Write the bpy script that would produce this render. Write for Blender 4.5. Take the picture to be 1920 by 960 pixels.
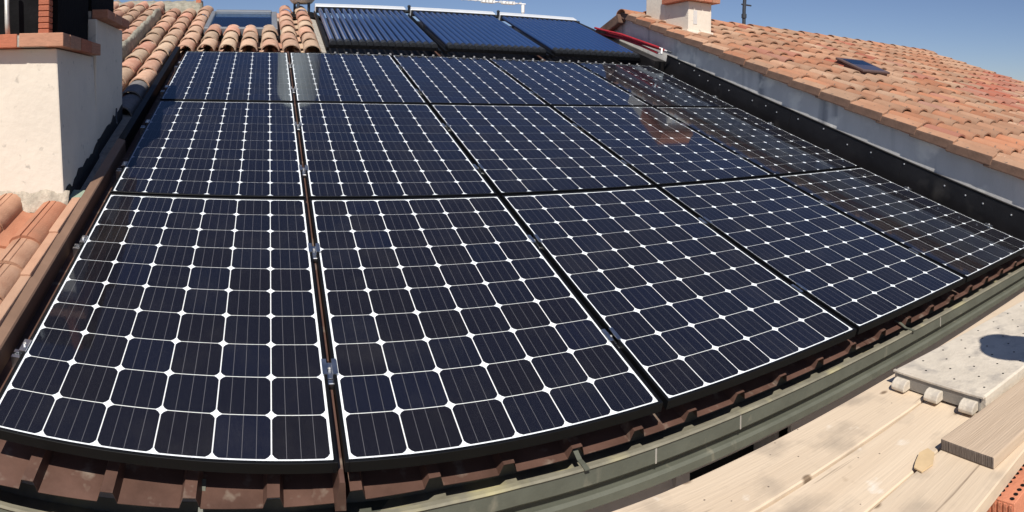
import bpy, bmesh, math, random
from mathutils import Matrix, Vector, noise
random.seed(7)
for o in list(bpy.data.objects): bpy.data.objects.remove(o)
C = bpy.context.scene.collection
sc = bpy.context.scene

# ------------------------------------------------------------------ camera (a phone panorama: cylindrical projection)
CAM = Vector((.7856, -1.6887, .9640)); YAW = .3817; ROLL = .01538; F = 1209.3; V0 = 188.57
cd = bpy.data.cameras.new('camera'); cam = bpy.data.objects.new('camera', cd); C.objects.link(cam)
cd.type = 'PANO'; cd.panorama_type = 'CENTRAL_CYLINDRICAL'
cd.central_cylindrical_range_u_min = -960 / F; cd.central_cylindrical_range_u_max = 960 / F
cd.central_cylindrical_range_v_min = (V0 - 960) / F; cd.central_cylindrical_range_v_max = V0 / F
cd.central_cylindrical_radius = 1.0
cd.clip_start = .01; cd.clip_end = 2000
fw = Vector((math.sin(YAW), math.cos(YAW), 0)); rt = Vector((math.cos(YAW), -math.sin(YAW), 0))
up = Vector((0, 0, 1)) - rt * ROLL; up.normalize(); rt = fw.cross(up)
cam.matrix_world = Matrix(((rt.x, up.x, -fw.x, CAM.x), (rt.y, up.y, -fw.y, CAM.y), (rt.z, up.z, -fw.z, CAM.z), (0, 0, 0, 1)))
sc.camera = cam

# ------------------------------------------------------------------ light
SUN_AZ, SUN_EL = math.radians(26), math.radians(49)      # the sun stands behind the camera, to its left
to_sun = Vector((-math.sin(SUN_AZ) * math.cos(SUN_EL), -math.cos(SUN_AZ) * math.cos(SUN_EL), math.sin(SUN_EL)))
w = bpy.data.worlds.new('World'); sc.world = w; w.use_nodes = True
nt = w.node_tree; bg = nt.nodes['Background']
sky = nt.nodes.new('ShaderNodeTexSky'); sky.sky_type = 'NISHITA'; sky.sun_disc = False
sky.sun_elevation = SUN_EL; sky.sun_rotation = math.atan2(to_sun.x, to_sun.y)
sky.air_density = .9; sky.dust_density = .55; sky.ozone_density = 4.0; sky.altitude = 600
tint = nt.nodes.new('ShaderNodeMix'); tint.data_type = 'RGBA'; tint.blend_type = 'MULTIPLY'; tint.inputs[0].default_value = 1
tint.inputs[7].default_value = (1.05, .98, 1.04, 1); nt.links.new(sky.outputs[0], tint.inputs[6]); nt.links.new(tint.outputs[2], bg.inputs[0]); bg.inputs[1].default_value = .068
sd = bpy.data.lights.new('sun', 'SUN'); sd.energy = 5.0; sd.angle = math.radians(.53); sd.color = (1, .95, .86)
sun = bpy.data.objects.new('sun', sd); C.objects.link(sun); sun.location = (-4, -6, 12)
sun.rotation_euler = to_sun.to_track_quat('Z', 'Y').to_euler()
sc.view_settings.view_transform = 'Standard'; sc.view_settings.look = 'None'
sc.view_settings.exposure = .22; sc.view_settings.gamma = 1
sc.cycles.max_bounces = 8; sc.cycles.transparent_max_bounces = 12

# ------------------------------------------------------------------ materials
MATS = {}
def mat(name, col, rough=.7, var=.15, scale=8., bump=.0, bscale=60., metal=0., col2=None, mix=.5, spec=.4,
        rnd=0., detail=5, stretch=(1, 1, 1), coat=0., coords='Object', hue=0.):
    m = bpy.data.materials.new(name); m.use_nodes = True; MATS[name] = m
    t = m.node_tree; N = t.nodes; L = t.links; b = N['Principled BSDF']
    tc = N.new('ShaderNodeTexCoord'); mp = N.new('ShaderNodeMapping'); mp.inputs['Scale'].default_value = stretch
    L.new(tc.outputs[coords], mp.inputs[0])
    oi = N.new('ShaderNodeObjectInfo')
    no = N.new('ShaderNodeTexNoise'); no.noise_dimensions = '4D'
    no.inputs['Scale'].default_value = scale; no.inputs['Detail'].default_value = detail; no.inputs['Roughness'].default_value = .62
    L.new(mp.outputs[0], no.inputs['Vector'])
    mu = N.new('ShaderNodeMath'); mu.operation = 'MULTIPLY'; mu.inputs[1].default_value = 37. if rnd or hue else 0.
    L.new(oi.outputs['Random'], mu.inputs[0]); L.new(mu.outputs[0], no.inputs['W'])
    rp = N.new('ShaderNodeValToRGB'); rp.color_ramp.elements[0].position = .3; rp.color_ramp.elements[1].position = .72
    c2 = col2 or tuple(min(1, c * (1 + var)) for c in col)
    c1 = tuple(c * (1 - var) for c in col) if not col2 else col
    rp.color_ramp.elements[0].color = (*c1, 1); rp.color_ramp.elements[1].color = (*c2, 1)
    L.new(no.outputs[0], rp.inputs[0]); out = rp.outputs[0]
    if rnd or hue:
        hs = N.new('ShaderNodeHueSaturation'); L.new(out, hs.inputs['Color'])
        mr = N.new('ShaderNodeMapRange'); mr.inputs[3].default_value = 1 - rnd; mr.inputs[4].default_value = 1 + rnd
        L.new(oi.outputs['Random'], mr.inputs[0]); L.new(mr.outputs[0], hs.inputs['Value'])
        if hue:
            ml = N.new('ShaderNodeMath'); ml.operation = 'MULTIPLY'; ml.inputs[1].default_value = 7.31
            fr = N.new('ShaderNodeMath'); fr.operation = 'FRACT'
            L.new(oi.outputs['Random'], ml.inputs[0]); L.new(ml.outputs[0], fr.inputs[0])
            m2 = N.new('ShaderNodeMapRange'); m2.inputs[3].default_value = .5 - hue; m2.inputs[4].default_value = .5 + hue
            L.new(fr.outputs[0], m2.inputs[0]); L.new(m2.outputs[0], hs.inputs['Hue'])
            m3 = N.new('ShaderNodeMapRange'); m3.inputs[3].default_value = 1.08; m3.inputs[4].default_value = .8
            L.new(fr.outputs[0], m3.inputs[0]); L.new(m3.outputs[0], hs.inputs['Saturation'])
        out = hs.outputs[0]
    L.new(out, b.inputs['Base Color'])
    b.inputs['Metallic'].default_value = metal; b.inputs['Specular IOR Level'].default_value = spec
    b.inputs['Coat Weight'].default_value = coat
    rr = N.new('ShaderNodeMapRange'); rr.inputs[3].default_value = max(.03, rough - .12); rr.inputs[4].default_value = min(1, rough + .12)
    L.new(no.outputs[0], rr.inputs[0]); L.new(rr.outputs[0], b.inputs['Roughness'])
    if bump:
        n2 = N.new('ShaderNodeTexNoise'); n2.inputs['Scale'].default_value = bscale; n2.inputs['Detail'].default_value = 4
        L.new(mp.outputs[0], n2.inputs['Vector'])
        bp = N.new('ShaderNodeBump'); bp.inputs['Strength'].default_value = bump; bp.inputs['Distance'].default_value = .01
        L.new(n2.outputs[0], bp.inputs['Height']); L.new(bp.outputs[0], b.inputs['Normal'])
    m['out'] = 1
    return m
def overlay(m, col, scale, lo, hi, coords='Object', stretch=(1, 1, 1), detail=3):
    """stains with a shape of their own, mixed over the base colour"""
    t = m.node_tree; N = t.nodes; L = t.links; b = N['Principled BSDF']; src = b.inputs['Base Color'].links[0].from_socket
    tc = N.new('ShaderNodeTexCoord'); mp = N.new('ShaderNodeMapping'); mp.inputs['Scale'].default_value = stretch
    mp.inputs['Location'].default_value = (scale * .37, scale * .11, .5)
    L.new(tc.outputs[coords], mp.inputs[0])
    no = N.new('ShaderNodeTexNoise'); no.inputs['Scale'].default_value = scale; no.inputs['Detail'].default_value = detail
    L.new(mp.outputs[0], no.inputs['Vector'])
    mr = N.new('ShaderNodeMapRange'); mr.inputs[1].default_value = lo; mr.inputs[2].default_value = hi
    L.new(no.outputs[0], mr.inputs[0])
    mx = N.new('ShaderNodeMix'); mx.data_type = 'RGBA'; L.new(mr.outputs[0], mx.inputs[0])
    L.new(src, mx.inputs[6]); mx.inputs[7].default_value = (*col, 1)
    L.new(mx.outputs[2], b.inputs['Base Color']); return m

def spots(m, col, scale, radius, keep, stretch=(1, 1, 1)):
    t = m.node_tree; N = t.nodes; L = t.links; b = N['Principled BSDF']; src = b.inputs['Base Color'].links[0].from_socket
    tc = N.new('ShaderNodeTexCoord'); mp = N.new('ShaderNodeMapping'); mp.inputs['Scale'].default_value = stretch; L.new(tc.outputs['Object'], mp.inputs[0])
    nz = N.new('ShaderNodeTexNoise'); nz.inputs['Scale'].default_value = scale * 4; L.new(mp.outputs[0], nz.inputs['Vector'])
    vo = N.new('ShaderNodeTexVoronoi'); vo.inputs['Scale'].default_value = scale; vo.voronoi_dimensions = '2D'; L.new(mp.outputs[0], vo.inputs['Vector'])
    sp = N.new('ShaderNodeSeparateColor'); L.new(vo.outputs['Color'], sp.inputs[0])
    ad = N.new('ShaderNodeMath'); ad.operation = 'MULTIPLY_ADD'; L.new(nz.outputs[0], ad.inputs[0]); ad.inputs[1].default_value = radius * 1.4; L.new(vo.outputs['Distance'], ad.inputs[2])
    mr = N.new('ShaderNodeMapRange'); mr.inputs[1].default_value = radius * 1.9; mr.inputs[2].default_value = radius * 1.2; L.new(ad.outputs[0], mr.inputs[0])
    lt = N.new('ShaderNodeMath'); lt.operation = 'LESS_THAN'; lt.inputs[1].default_value = keep; L.new(sp.outputs[0], lt.inputs[0])
    mu = N.new('ShaderNodeMath'); mu.operation = 'MULTIPLY'; L.new(mr.outputs[0], mu.inputs[0]); L.new(lt.outputs[0], mu.inputs[1])
    mx = N.new('ShaderNodeMix'); mx.data_type = 'RGBA'; L.new(mu.outputs[0], mx.inputs[0]); L.new(src, mx.inputs[6]); mx.inputs[7].default_value = (*col, 1)
    L.new(mx.outputs[2], b.inputs['Base Color'])
mat('old_terracotta', (.40, .225, .145), .85, .3, 14, .5, 90, col2=(.54, .345, .23), rnd=.20, hue=.018)
overlay(MATS['old_terracotta'], (.58, .50, .41), 9, .56, .75)
overlay(MATS['old_terracotta'], (.13, .11, .09), 21, .64, .74)
mat('grey_tile', (.17, .16, .16), .85, .3, 14, .5, 90)
mat('new_terracotta', (.33, .158, .085), .85, .1, 5, .25, 120, col2=(.42, .222, .128), rnd=.19, hue=.010)
mat('new_terracotta_red', (.31, .108, .066), .85, .1, 5, .25, 120, col2=(.36, .145, .09), rnd=.10, hue=.008)
overlay(MATS['new_terracotta'], (.24, .145, .095), 2.2, .50, .8)
overlay(MATS['new_terracotta'], (.13, .10, .08), 23, .60, .70, detail=6)
overlay(MATS['new_terracotta'], (.50, .38, .28), 9, .64, .72, detail=6)
mat('near_terracotta', (.38, .175, .098), .8, .1, 7, .3, 130, col2=(.47, .24, .14), rnd=.10, hue=.01)
overlay(MATS['near_terracotta'], (.30, .15, .09), 5, .55, .75)
mat('brick', (.46, .17, .09), .85, .2, 22, .5, 120, rnd=.12, hue=.012, stretch=(1, 1, 6))
mat('mortar', (.36, .33, .29), .95, .25, 18, .8, 60)
mat('white_plaster', (.68, .605, .51), .9, .07, 3.5, .28, 22)
overlay(MATS['white_plaster'], (.40, .36, .31), 16, .64, .74, detail=6)
overlay(MATS['white_plaster'], (.58, .53, .47), 3.0, .58, .85, stretch=(1, 1, .4))
mat('grey_plaster', (.52, .50, .48), .9, .16, 2.5, .3, 30, stretch=(1, 1, .35))
overlay(MATS['grey_plaster'], (.24, .24, .25), 2.6, .55, .75, stretch=(1, 2.2, .25))
overlay(MATS['grey_plaster'], (.66, .63, .58), 3.4, .52, .62, detail=7)
mat('house_plaster', (.42, .38, .36), .9, .1, 3, .35, 40)
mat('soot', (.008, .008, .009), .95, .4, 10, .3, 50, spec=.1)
mat('brown_sheet', (.098, .052, .039), .5, .3, 7, .12, 40, rnd=.06)
overlay(MATS['brown_sheet'], (.19, .145, .115), 16, .58, .72)
mat('green_gutter', (.098, .102, .080), .55, .18, 6, .15, 30)
overlay(MATS['green_gutter'], (.21, .195, .15), 14, .62, .74, stretch=(1, 1, .5), detail=7)
mat('gutter_inside', (.19, .175, .13), .75, .3, 9, .2, 40)
overlay(MATS['gutter_inside'], (.38, .34, .19), 5, .56, .72, stretch=(1, .2, 1))
mat('black_metal', (.0025, .0027, .0035), .5, .3, 6, .05, 30, spec=.25)
mat('flashing', (.010, .009, .010), .5, .3, 4, .35, 5, spec=.4)
overlay(MATS['flashing'], (.05, .045, .042), 3, .6, .8)
mat('bitumen', (.02, .021, .024), .8, .5, 12, .4, 40)
mat('aluminium', (.62, .63, .65), .32, .12, 30, metal=1.)
mat('zinc', (.55, .52, .47), .5, .15, 12, .1, 60, metal=.55)
mat('steel_deck', (.50, .44, .36), .65, .18, 9, .3, 50, metal=.05, col2=(.65, .575, .475))
overlay(MATS['steel_deck'], (.37, .33, .285), 13, .52, .72, detail=7)
mat('dark_zinc', (.26, .245, .225), .6, .2, 12, .1, 60, metal=.3)
mat('screw', (.75, .74, .72), .35, .1, 30, metal=.8)
mat('plank_wood', (.57, .445, .32), .85, .2, 1.8, .18, 20, col2=(.65, .525, .39), stretch=(.3, 5, 5), rnd=.06)
overlay(MATS['plank_wood'], (.36, .27, .18), 9, .68, .78)
overlay(MATS['plank_wood'], (.46, .36, .27), 2.2, .58, .8, stretch=(.4, 2, 2))
overlay(MATS['plank_wood'], (.36, .29, .22), 6, .53, .74, stretch=(.8, 1, 1), detail=9)
overlay(MATS['plank_wood'], (.28, .21, .15), 3, .66, .69, stretch=(.25, 9, 9), detail=6)
overlay(MATS['plank_wood'], (.70, .62, .52), 11, .66, .76, detail=4)
spots(MATS['plank_wood'], (.20, .14, .09), 5.5, .06, .5, (.6, 1, 1))
spots(MATS['plank_wood'], (.12, .09, .07), 17, .05, .12)
mat('old_wood', (.42, .315, .225), .85, .2, 2.6, .3, 24, col2=(.54, .42, .31), stretch=(.35, 8, 8))
mat('end_grain', (.15, .12, .10), .9, .4, 30, .7, 60, stretch=(.3, 4, .3))
mat('cardboard', (.58, .42, .24), .8, .1, 20)
mat('verge_shade_brown', (.12, .07, .05), .9, .3, 8, .3, 40)  # clay darkened: the shade on the verge sides is put into the colour
mat('hollow_brick', (.52, .20, .115), .85, .12, 9, .3, 80)
mat('white_back', (.76, .77, .79), .5, .02, 5)
mat('manifold', (.78, .80, .82), .35, .04, 5, metal=.35)
mat('tube_holder', (.02, .022, .026), .5, .2, 12)
mat('red_pipe', (.33, .02, .028), .5, .2, 8, .2, 30)
mat('pipe_cap', (.7, .68, .66), .6, .1, 8)
mat('white_paint', (.78, .78, .76), .5, .05, 6)
mat('dark_mast', (.035, .04, .05), .5, .2, 9)
mat('skylight_frame', (.16, .17, .19), .45, .12, 9)
mat('blind_sky_reflection', (.58, .70, .84), .6, .05, 4)  # pale blue paints the sky reflected in the skylight glass
mat('tank_grey', (.50, .49, .45), .6, .12, 5)
mat('window_brown', (.10, .065, .06), .5, .15, 9)
mat('trim_brown', (.23, .14, .095), .55, .18, 5, .1, 30)
mat('trim_green', (.28, .34, .26), .6, .1, 8)
mat('render_rough', (.27, .25, .20), .95, .35, 14, 1., 40)
mat('crumbly_render', (.40, .34, .27), .95, .35, 18, 1., 50)
mat('ground', (.20, .17, .13), .95, .25, .4, .3, 3)
mat('skin', (.50, .30, .21), .55, .05, 10)
mat('shirt', (.10, .14, .24), .85, .15, 20)
mat('trousers', (.07, .07, .075), .85, .15, 20)
mat('hat', (.60, .50, .32), .8, .1, 30)
mat('hair', (.03, .02, .015), .7, .1, 30)
mat('far_wall', (.55, .47, .38), .9, .1, 1)

def cell_material():
    m = bpy.data.materials.new('solar_cell'); m.use_nodes = True; t = m.node_tree; N = t.nodes; L = t.links; b = N['Principled BSDF']
    tc = N.new('ShaderNodeTexCoord'); sp = N.new('ShaderNodeSeparateXYZ'); L.new(tc.outputs['Object'], sp.inputs[0])
    oi = N.new('ShaderNodeObjectInfo')
    rp = N.new('ShaderNodeValToRGB'); e = rp.color_ramp.elements
    e[0].position = 0; e[0].color = (.0056, .0046, .0070, 1); e[1].position = 1; e[1].color = (.0046, .0056, .0160, 1)
    x = e.new(.45); x.color = (.0050, .0047, .0095, 1); x = e.new(.85); x.color = (.0045, .0054, .0128, 1)
    L.new(oi.outputs['Random'], rp.inputs[0])
    # three bus bars, 1.6 mm wide, printed along the cell
    pp = N.new('ShaderNodeMath'); pp.operation = 'PINGPONG'; pp.inputs[1].default_value = .0195
    ad = N.new('ShaderNodeMath'); ad.operation = 'ADD'; ad.inputs[1].default_value = .039 * 10
    L.new(sp.outputs[0], ad.inputs[0]); L.new(ad.outputs[0], pp.inputs[0])
    # object x = -.039, 0, .039 -> ping-pong value 0
    lt = N.new('ShaderNodeMath'); lt.operation = 'LESS_THAN'; lt.inputs[1].default_value = .0008; L.new(pp.outputs[0], lt.inputs[0])
    ab = N.new('ShaderNodeMath'); ab.operation = 'ABSOLUTE'; L.new(sp.outputs[0], ab.inputs[0])
    l2 = N.new('ShaderNodeMath'); l2.operation = 'LESS_THAN'; l2.inputs[1].default_value = .06; L.new(ab.outputs[0], l2.inputs[0])
    an = N.new('ShaderNodeMath'); an.operation = 'MULTIPLY'; L.new(lt.outputs[0], an.inputs[0]); L.new(l2.outputs[0], an.inputs[1])
    # fine fingers across
    fp = N.new('ShaderNodeMath'); fp.operation = 'PINGPONG'; fp.inputs[1].default_value = .00125
    a2 = N.new('ShaderNodeMath'); a2.operation = 'ADD'; a2.inputs[1].default_value = 1.; L.new(sp.outputs[1], a2.inputs[0]); L.new(a2.outputs[0], fp.inputs[0])
    fl = N.new('ShaderNodeMath'); fl.operation = 'LESS_THAN'; fl.inputs[1].default_value = .00004; L.new(fp.outputs[0], fl.inputs[0])
    m1 = N.new('ShaderNodeMix'); m1.data_type = 'RGBA'; L.new(fl.outputs[0], m1.inputs[0]); L.new(rp.outputs[0], m1.inputs[6]); m1.inputs[7].default_value = (.12, .12, .13, 1)
    m2 = N.new('ShaderNodeMix'); m2.data_type = 'RGBA'; L.new(an.outputs[0], m2.inputs[0]); L.new(m1.outputs[2], m2.inputs[6]); m2.inputs[7].default_value = (.11, .11, .125, 1)
    L.new(m2.outputs[2], b.inputs['Base Color']); b.inputs['Roughness'].default_value = .55; b.inputs['Specular IOR Level'].default_value = .12
    return m
MATS['solar_cell'] = cell_material()
def glass_material(name, ior=1.45, rough=.015, tint=(1, 1, 1), dirt=.0):
    m = bpy.data.materials.new(name); m.use_nodes = True; t = m.node_tree; N = t.nodes; L = t.links
    N.remove(N['Principled BSDF']); out = N['Material Output']
    fr = N.new('ShaderNodeFresnel'); fr.inputs[0].default_value = ior
    tr = N.new('ShaderNodeBsdfTransparent'); tr.inputs[0].default_value = (*tint, 1)
    gl = N.new('ShaderNodeBsdfGlossy'); gl.inputs['Roughness'].default_value = rough; gl.inputs[0].default_value = (.70, .84, 1.0, 1)
    mx = N.new('ShaderNodeMixShader'); L.new(fr.outputs[0], mx.inputs[0]); L.new(tr.outputs[0], mx.inputs[1]); L.new(gl.outputs[0], mx.inputs[2])
    last = mx.outputs[0]
    if dirt:
        df = N.new('ShaderNodeBsdfDiffuse'); df.inputs[0].default_value = (.5, .47, .42, 1)
        tc = N.new('ShaderNodeTexCoord'); no = N.new('ShaderNodeTexNoise'); no.inputs['Scale'].default_value = 4; no.inputs['Detail'].default_value = 10; no.inputs['Roughness'].default_value = .68
        oi = N.new('ShaderNodeObjectInfo'); no.noise_dimensions = '4D'; mw = N.new('ShaderNodeMath'); mw.operation = 'MULTIPLY'; mw.inputs[1].default_value = 40; L.new(oi.outputs['Random'], mw.inputs[0]); L.new(mw.outputs[0], no.inputs['W'])
        L.new(tc.outputs['Object'], no.inputs['Vector'])
        mr = N.new('ShaderNodeMapRange'); mr.inputs[1].default_value = .50; mr.inputs[2].default_value = .80; mr.inputs[4].default_value = dirt
        L.new(no.outputs[0], mr.inputs[0])
        m2 = N.new('ShaderNodeMixShader'); L.new(mr.outputs[0], m2.inputs[0]); L.new(last, m2.inputs[1]); L.new(df.outputs[0], m2.inputs[2]); last = m2.outputs[0]
    L.new(last, out.inputs[0]); MATS[name] = m; return m
glass_material('panel_glass', 1.58, .05, dirt=.022)
glass_material('skylight_glass', 1.7, .02, tint=(.8, .85, .9))
def tube_material():
    m = bpy.data.materials.new('tube_glass'); m.use_nodes = True; b = m.node_tree.nodes['Principled BSDF']
    b.inputs['Base Color'].default_value = (.018, .045, .135, 1); b.inputs['Roughness'].default_value = .28; b.inputs['Metallic'].default_value = .0
    b.inputs['Specular IOR Level'].default_value = .55; b.inputs['Coat Weight'].default_value = 1.; b.inputs['Coat Roughness'].default_value = .04
    MATS['tube_glass'] = m
tube_material()

# ------------------------------------------------------------------ mesh helpers
class MB:
    def __init__(s): s.v = []; s.f = []; s.mi = []; s.cur = 0
    def add(s, vs, fs):
        b = len(s.v); s.v += [tuple(p) for p in vs]
        for f in fs: s.f.append(tuple(i + b for i in f)); s.mi.append(s.cur)
        return s
    def box(s, x0, x1, y0, y1, z0, z1):
        return s.add([(x0, y0, z0), (x1, y0, z0), (x1, y1, z0), (x0, y1, z0), (x0, y0, z1), (x1, y0, z1), (x1, y1, z1), (x0, y1, z1)],
                     [(3, 2, 1, 0), (4, 5, 6, 7), (0, 1, 5, 4), (1, 2, 6, 5), (2, 3, 7, 6), (3, 0, 4, 7)])
    def hexa(s, bot, top):
        return s.add(list(bot) + list(top), [(3, 2, 1, 0), (4, 5, 6, 7), (0, 1, 5, 4), (1, 2, 6, 5), (2, 3, 7, 6), (3, 0, 4, 7)])
    def prism(s, poly, a, b, axis='x'):
        """closed polygon extruded from a to b; for axis x the polygon is (y,z), for y (x,z), for z (x,y)"""
        n = len(poly); mk = {'x': lambda p, t: (t, p[0], p[1]), 'y': lambda p, t: (p[0], t, p[1]), 'z': lambda p, t: (p[0], p[1], t)}[axis]
        vs = [mk(p, a) for p in poly] + [mk(p, b) for p in poly]
        return s.add(vs, [tuple(range(n))[::-1], tuple(range(n, 2 * n))] + [(i, (i + 1) % n, n + (i + 1) % n, n + i) for i in range(n)])
    def sheet(s, prof, a, b, th, axis='y'):
        """an open profile ((x,z) for axis y, (y,z) for axis x) swept a..b with thickness th downwards"""
        n = len(prof); mk = (lambda p, t, d: (p[0], t, p[1] - d)) if axis == 'y' else (lambda p, t, d: (t, p[0], p[1] - d))
        vs = [mk(p, a, 0) for p in prof] + [mk(p, b, 0) for p in prof] + [mk(p, a, th) for p in prof] + [mk(p, b, th) for p in prof]
        fs = []
        for i in range(n - 1):
            fs += [(i, i + 1, n + i + 1, n + i), (2 * n + i + 1, 2 * n + i, 3 * n + i, 3 * n + i + 1), (i + 1, i, 2 * n + i, 2 * n + i + 1), (n + i, n + i + 1, 3 * n + i + 1, 3 * n + i)]
        fs += [(0, n, 3 * n, 2 * n), (2 * n - 1, n - 1, 3 * n - 1, 4 * n - 1)]
        return s.add(vs, fs)
    def tube(s, path, r, n=10, caps=True, r2=None):
        P = [Vector(p) for p in path]; rings = []
        for i, p in enumerate(P):
            d = (P[min(i + 1, len(P) - 1)] - P[max(i - 1, 0)]).normalized()
            a = d.orthogonal().normalized() if i == 0 else (pa - d * pa.dot(d)).normalized()
            pa = a; b = d.cross(a); rr = r if r2 is None else r + (r2 - r) * i / (len(P) - 1)
            rings.append([p + (a * math.cos(t) + b * math.sin(t)) * rr for t in [2 * math.pi * k / n for k in range(n)]])
        vs = [q for g in rings for q in g]; fs = []
        for i in range(len(P) - 1):
            for k in range(n): fs.append((i * n + k, i * n + (k + 1) % n, (i + 1) * n + (k + 1) % n, (i + 1) * n + k))
        if caps: fs += [tuple(range(n))[::-1], tuple(range((len(P) - 1) * n, len(P) * n))]
        return s.add(vs, fs)
    def lathe(s, prof, n=20, c=(0, 0, 0)):
        vs = [(c[0] + r * math.cos(2 * math.pi * k / n), c[1] + r * math.sin(2 * math.pi * k / n), c[2] + z) for r, z in prof for k in range(n)]
        fs = [(i * n + k, i * n + (k + 1) % n, (i + 1) * n + (k + 1) % n, (i + 1) * n + k) for i in range(len(prof) - 1) for k in range(n)]
        fs += [tuple(range(n))[::-1], tuple(range((len(prof) - 1) * n, len(prof) * n))]
        return s.add(vs, fs)
    def mesh(s, name, mats, smooth=False, bev=0., seg=1, flat_angle=None):
        me = bpy.data.meshes.new(name); me.from_pydata(s.v, [], s.f)
        for m in (mats if isinstance(mats, (list, tuple)) else [mats]): me.materials.append(MATS[m])
        me.polygons.foreach_set('material_index', s.mi)
        if bev:
            bm = bmesh.new(); bm.from_mesh(me)
            bmesh.ops.bevel(bm, geom=[e for e in bm.edges if len(e.link_faces) == 2 and e.calc_face_angle() > .5], offset=bev, segments=seg, affect='EDGES', profile=.6, clamp_overlap=True)
            bm.to_mesh(me); bm.free()
        if smooth:
            me.polygons.foreach_set('use_smooth', [True] * len(me.polygons))
            if flat_angle: me.set_sharp_from_angle(angle=flat_angle)
        me.update(); return me
def lumpy(x0, x1, prof, nx, amp, seed=0., sc=9.):
    """a rough hand-laid strip of mortar along x; prof is a list of (y,z) across it"""
    vs = []; fs = []; m = len(prof)
    for i in range(nx + 1):
        x = x0 + (x1 - x0) * i / nx
        for k, (y, z) in enumerate(prof):
            q = Vector((x * sc + seed, y * sc, z * sc)); e = amp * (1 if 0 < k < m - 1 else .5)
            vs.append((x, y + e * noise.noise(q), z + e * (noise.noise(q + Vector((5, 3, 1))) + .6 * noise.noise(q * 2.7))))
    for i in range(nx):
        for k in range(m - 1): fs.append((i * m + k, (i + 1) * m + k, (i + 1) * m + k + 1, i * m + k + 1))
    fs += [tuple(range(m)), tuple(range(nx * m, nx * m + m))[::-1]]
    return MB().add(vs, fs)
def link(name, me, parent=None, m=None):
    o = bpy.data.objects.new(name, me); C.objects.link(o)
    if parent is not None: o.parent = parent
    if m is not None: o.matrix_local = m
    return o
def build(mb, name, mats, parent=None, m=None, **k): return link(name, mb.mesh(name, mats, **k), parent, m)
def tag(o, label, cat, group=None):
    o['label'] = label; o['category'] = cat
    if group: o['group'] = group
    return o
def thing(name, label, cat, m=None, group=None):
    o = link(name, None, None, m); o.empty_display_size = .1; return tag(o, label, cat, group)
def structure(o): o['kind'] = 'structure'; return o
T = Matrix.Translation
S = .29687; cS, sS, tS = math.cos(S), math.sin(S), math.tan(S)
def roof(x, s, n=0): return Vector((x, s * cS - n * sS, s * sS + n * cS))
def RF(x=0, s=0, n=0): return T(roof(x, s, n)) @ Matrix.Rotation(S, 4, 'X')

# ------------------------------------------------------------------ the setting
g = MB().add([(-600, -600, -7), (600, -600, -7), (600, 600, -7), (-600, 600, -7)], [(0, 1, 2, 3)])
structure(build(g, 'ground', 'ground'))

# ------------------------------------------------------------------ tile meshes
def barrel_tile(L=.46, r0=.092, r1=.083, h=.78, th=.013, n=10, drop=.006, smooth=True):
    """half-round cover tile, wide end at y=0 (down the slope), narrow end tucked lower"""
    mb = MB(); vs = []
    for (y, r, z) in ((0, r0, 0), (L, r1, -drop)):
        for q in (0, 1):
            for k in range(n + 1):
                a = math.pi * k / n; rr = r - q * th
                vs.append((-rr * math.cos(a), y, z + rr * math.sin(a) * h))
    m = n + 1; fs = []
    for k in range(n):
        fs += [(k, k + 1, 2 * m + k + 1, 2 * m + k)[::-1], (m + k, m + k + 1, 3 * m + k + 1, 3 * m + k),
               (k, k + 1, m + k + 1, m + k), (2 * m + k, 2 * m + k + 1, 3 * m + k + 1, 3 * m + k)[::-1]]
    fs += [(0, m, 3 * m, 2 * m), (n, m + n, 3 * m + n, 2 * m + n)[::-1]]
    return mb.add(vs, fs)
def pan_tile(L=.46, r=.085, th=.013, n=6, drop=.02):
    mb = MB(); vs = []
    for (y, z) in ((0, 0), (L, -drop)):
        for q in (0, 1):
            for k in range(n + 1):
                a = math.pi * k / n; rr = r - q * th
                vs.append((-rr * math.cos(a), y, z - rr * math.sin(a) * .5))
    m = n + 1; fs = []
    for k in range(n):
        fs += [(k, k + 1, 2 * m + k + 1, 2 * m + k), (m + k, m + k + 1, 3 * m + k + 1, 3 * m + k)[::-1],
               (k, k + 1, m + k + 1, m + k)[::-1], (2 * m + k, 2 * m + k + 1, 3 * m + k + 1, 3 * m + k)]
    return mb.add(vs, fs)
def s_tile(W=.25, L=.41, grooves=True, drop=.03, th=.014, bh=.062):
    """interlocking tile: flat pan on the left, round barrel with two grooves on the right"""
    pr = [(0, .012), (.02, .004), (.075, 0)]
    for k in range(9):
        a = math.pi * k / 8; xx = .165 - .082 * math.cos(a); zz = .004 + bh * math.sin(a) ** .85
        pr.append((xx, zz))
        if grooves and k in (3, 4):
            pr += [(xx + .009, zz + (.004 if k == 3 else .0)), (xx + .0125, zz - .004), (xx + .016, zz + (.003 if k == 3 else -.002))]
    pr = [(x * W / .25, z) for x, z in pr]; n = len(pr); vs = []
    for (y, dz) in ((0, 0), (L, -drop)):
        for q in (0, th):
            vs += [(x, y, z + dz - q) for x, z in pr]
    fs = []
    for i in range(n - 1):
        fs += [(i, i + 1, 2 * n + i + 1, 2 * n + i), (n + i + 1, n + i, 3 * n + i, 3 * n + i + 1), (i + 1, i, n + i, n + i + 1), (2 * n + i, 2 * n + i + 1, 3 * n + i + 1, 3 * n + i)]
    fs += [(0, 2 * n, 3 * n, n), (2 * n - 1 - n, 2 * n - 1, 4 * n - 1, 3 * n - 1)]
    return MB().add(vs, fs)

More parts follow.
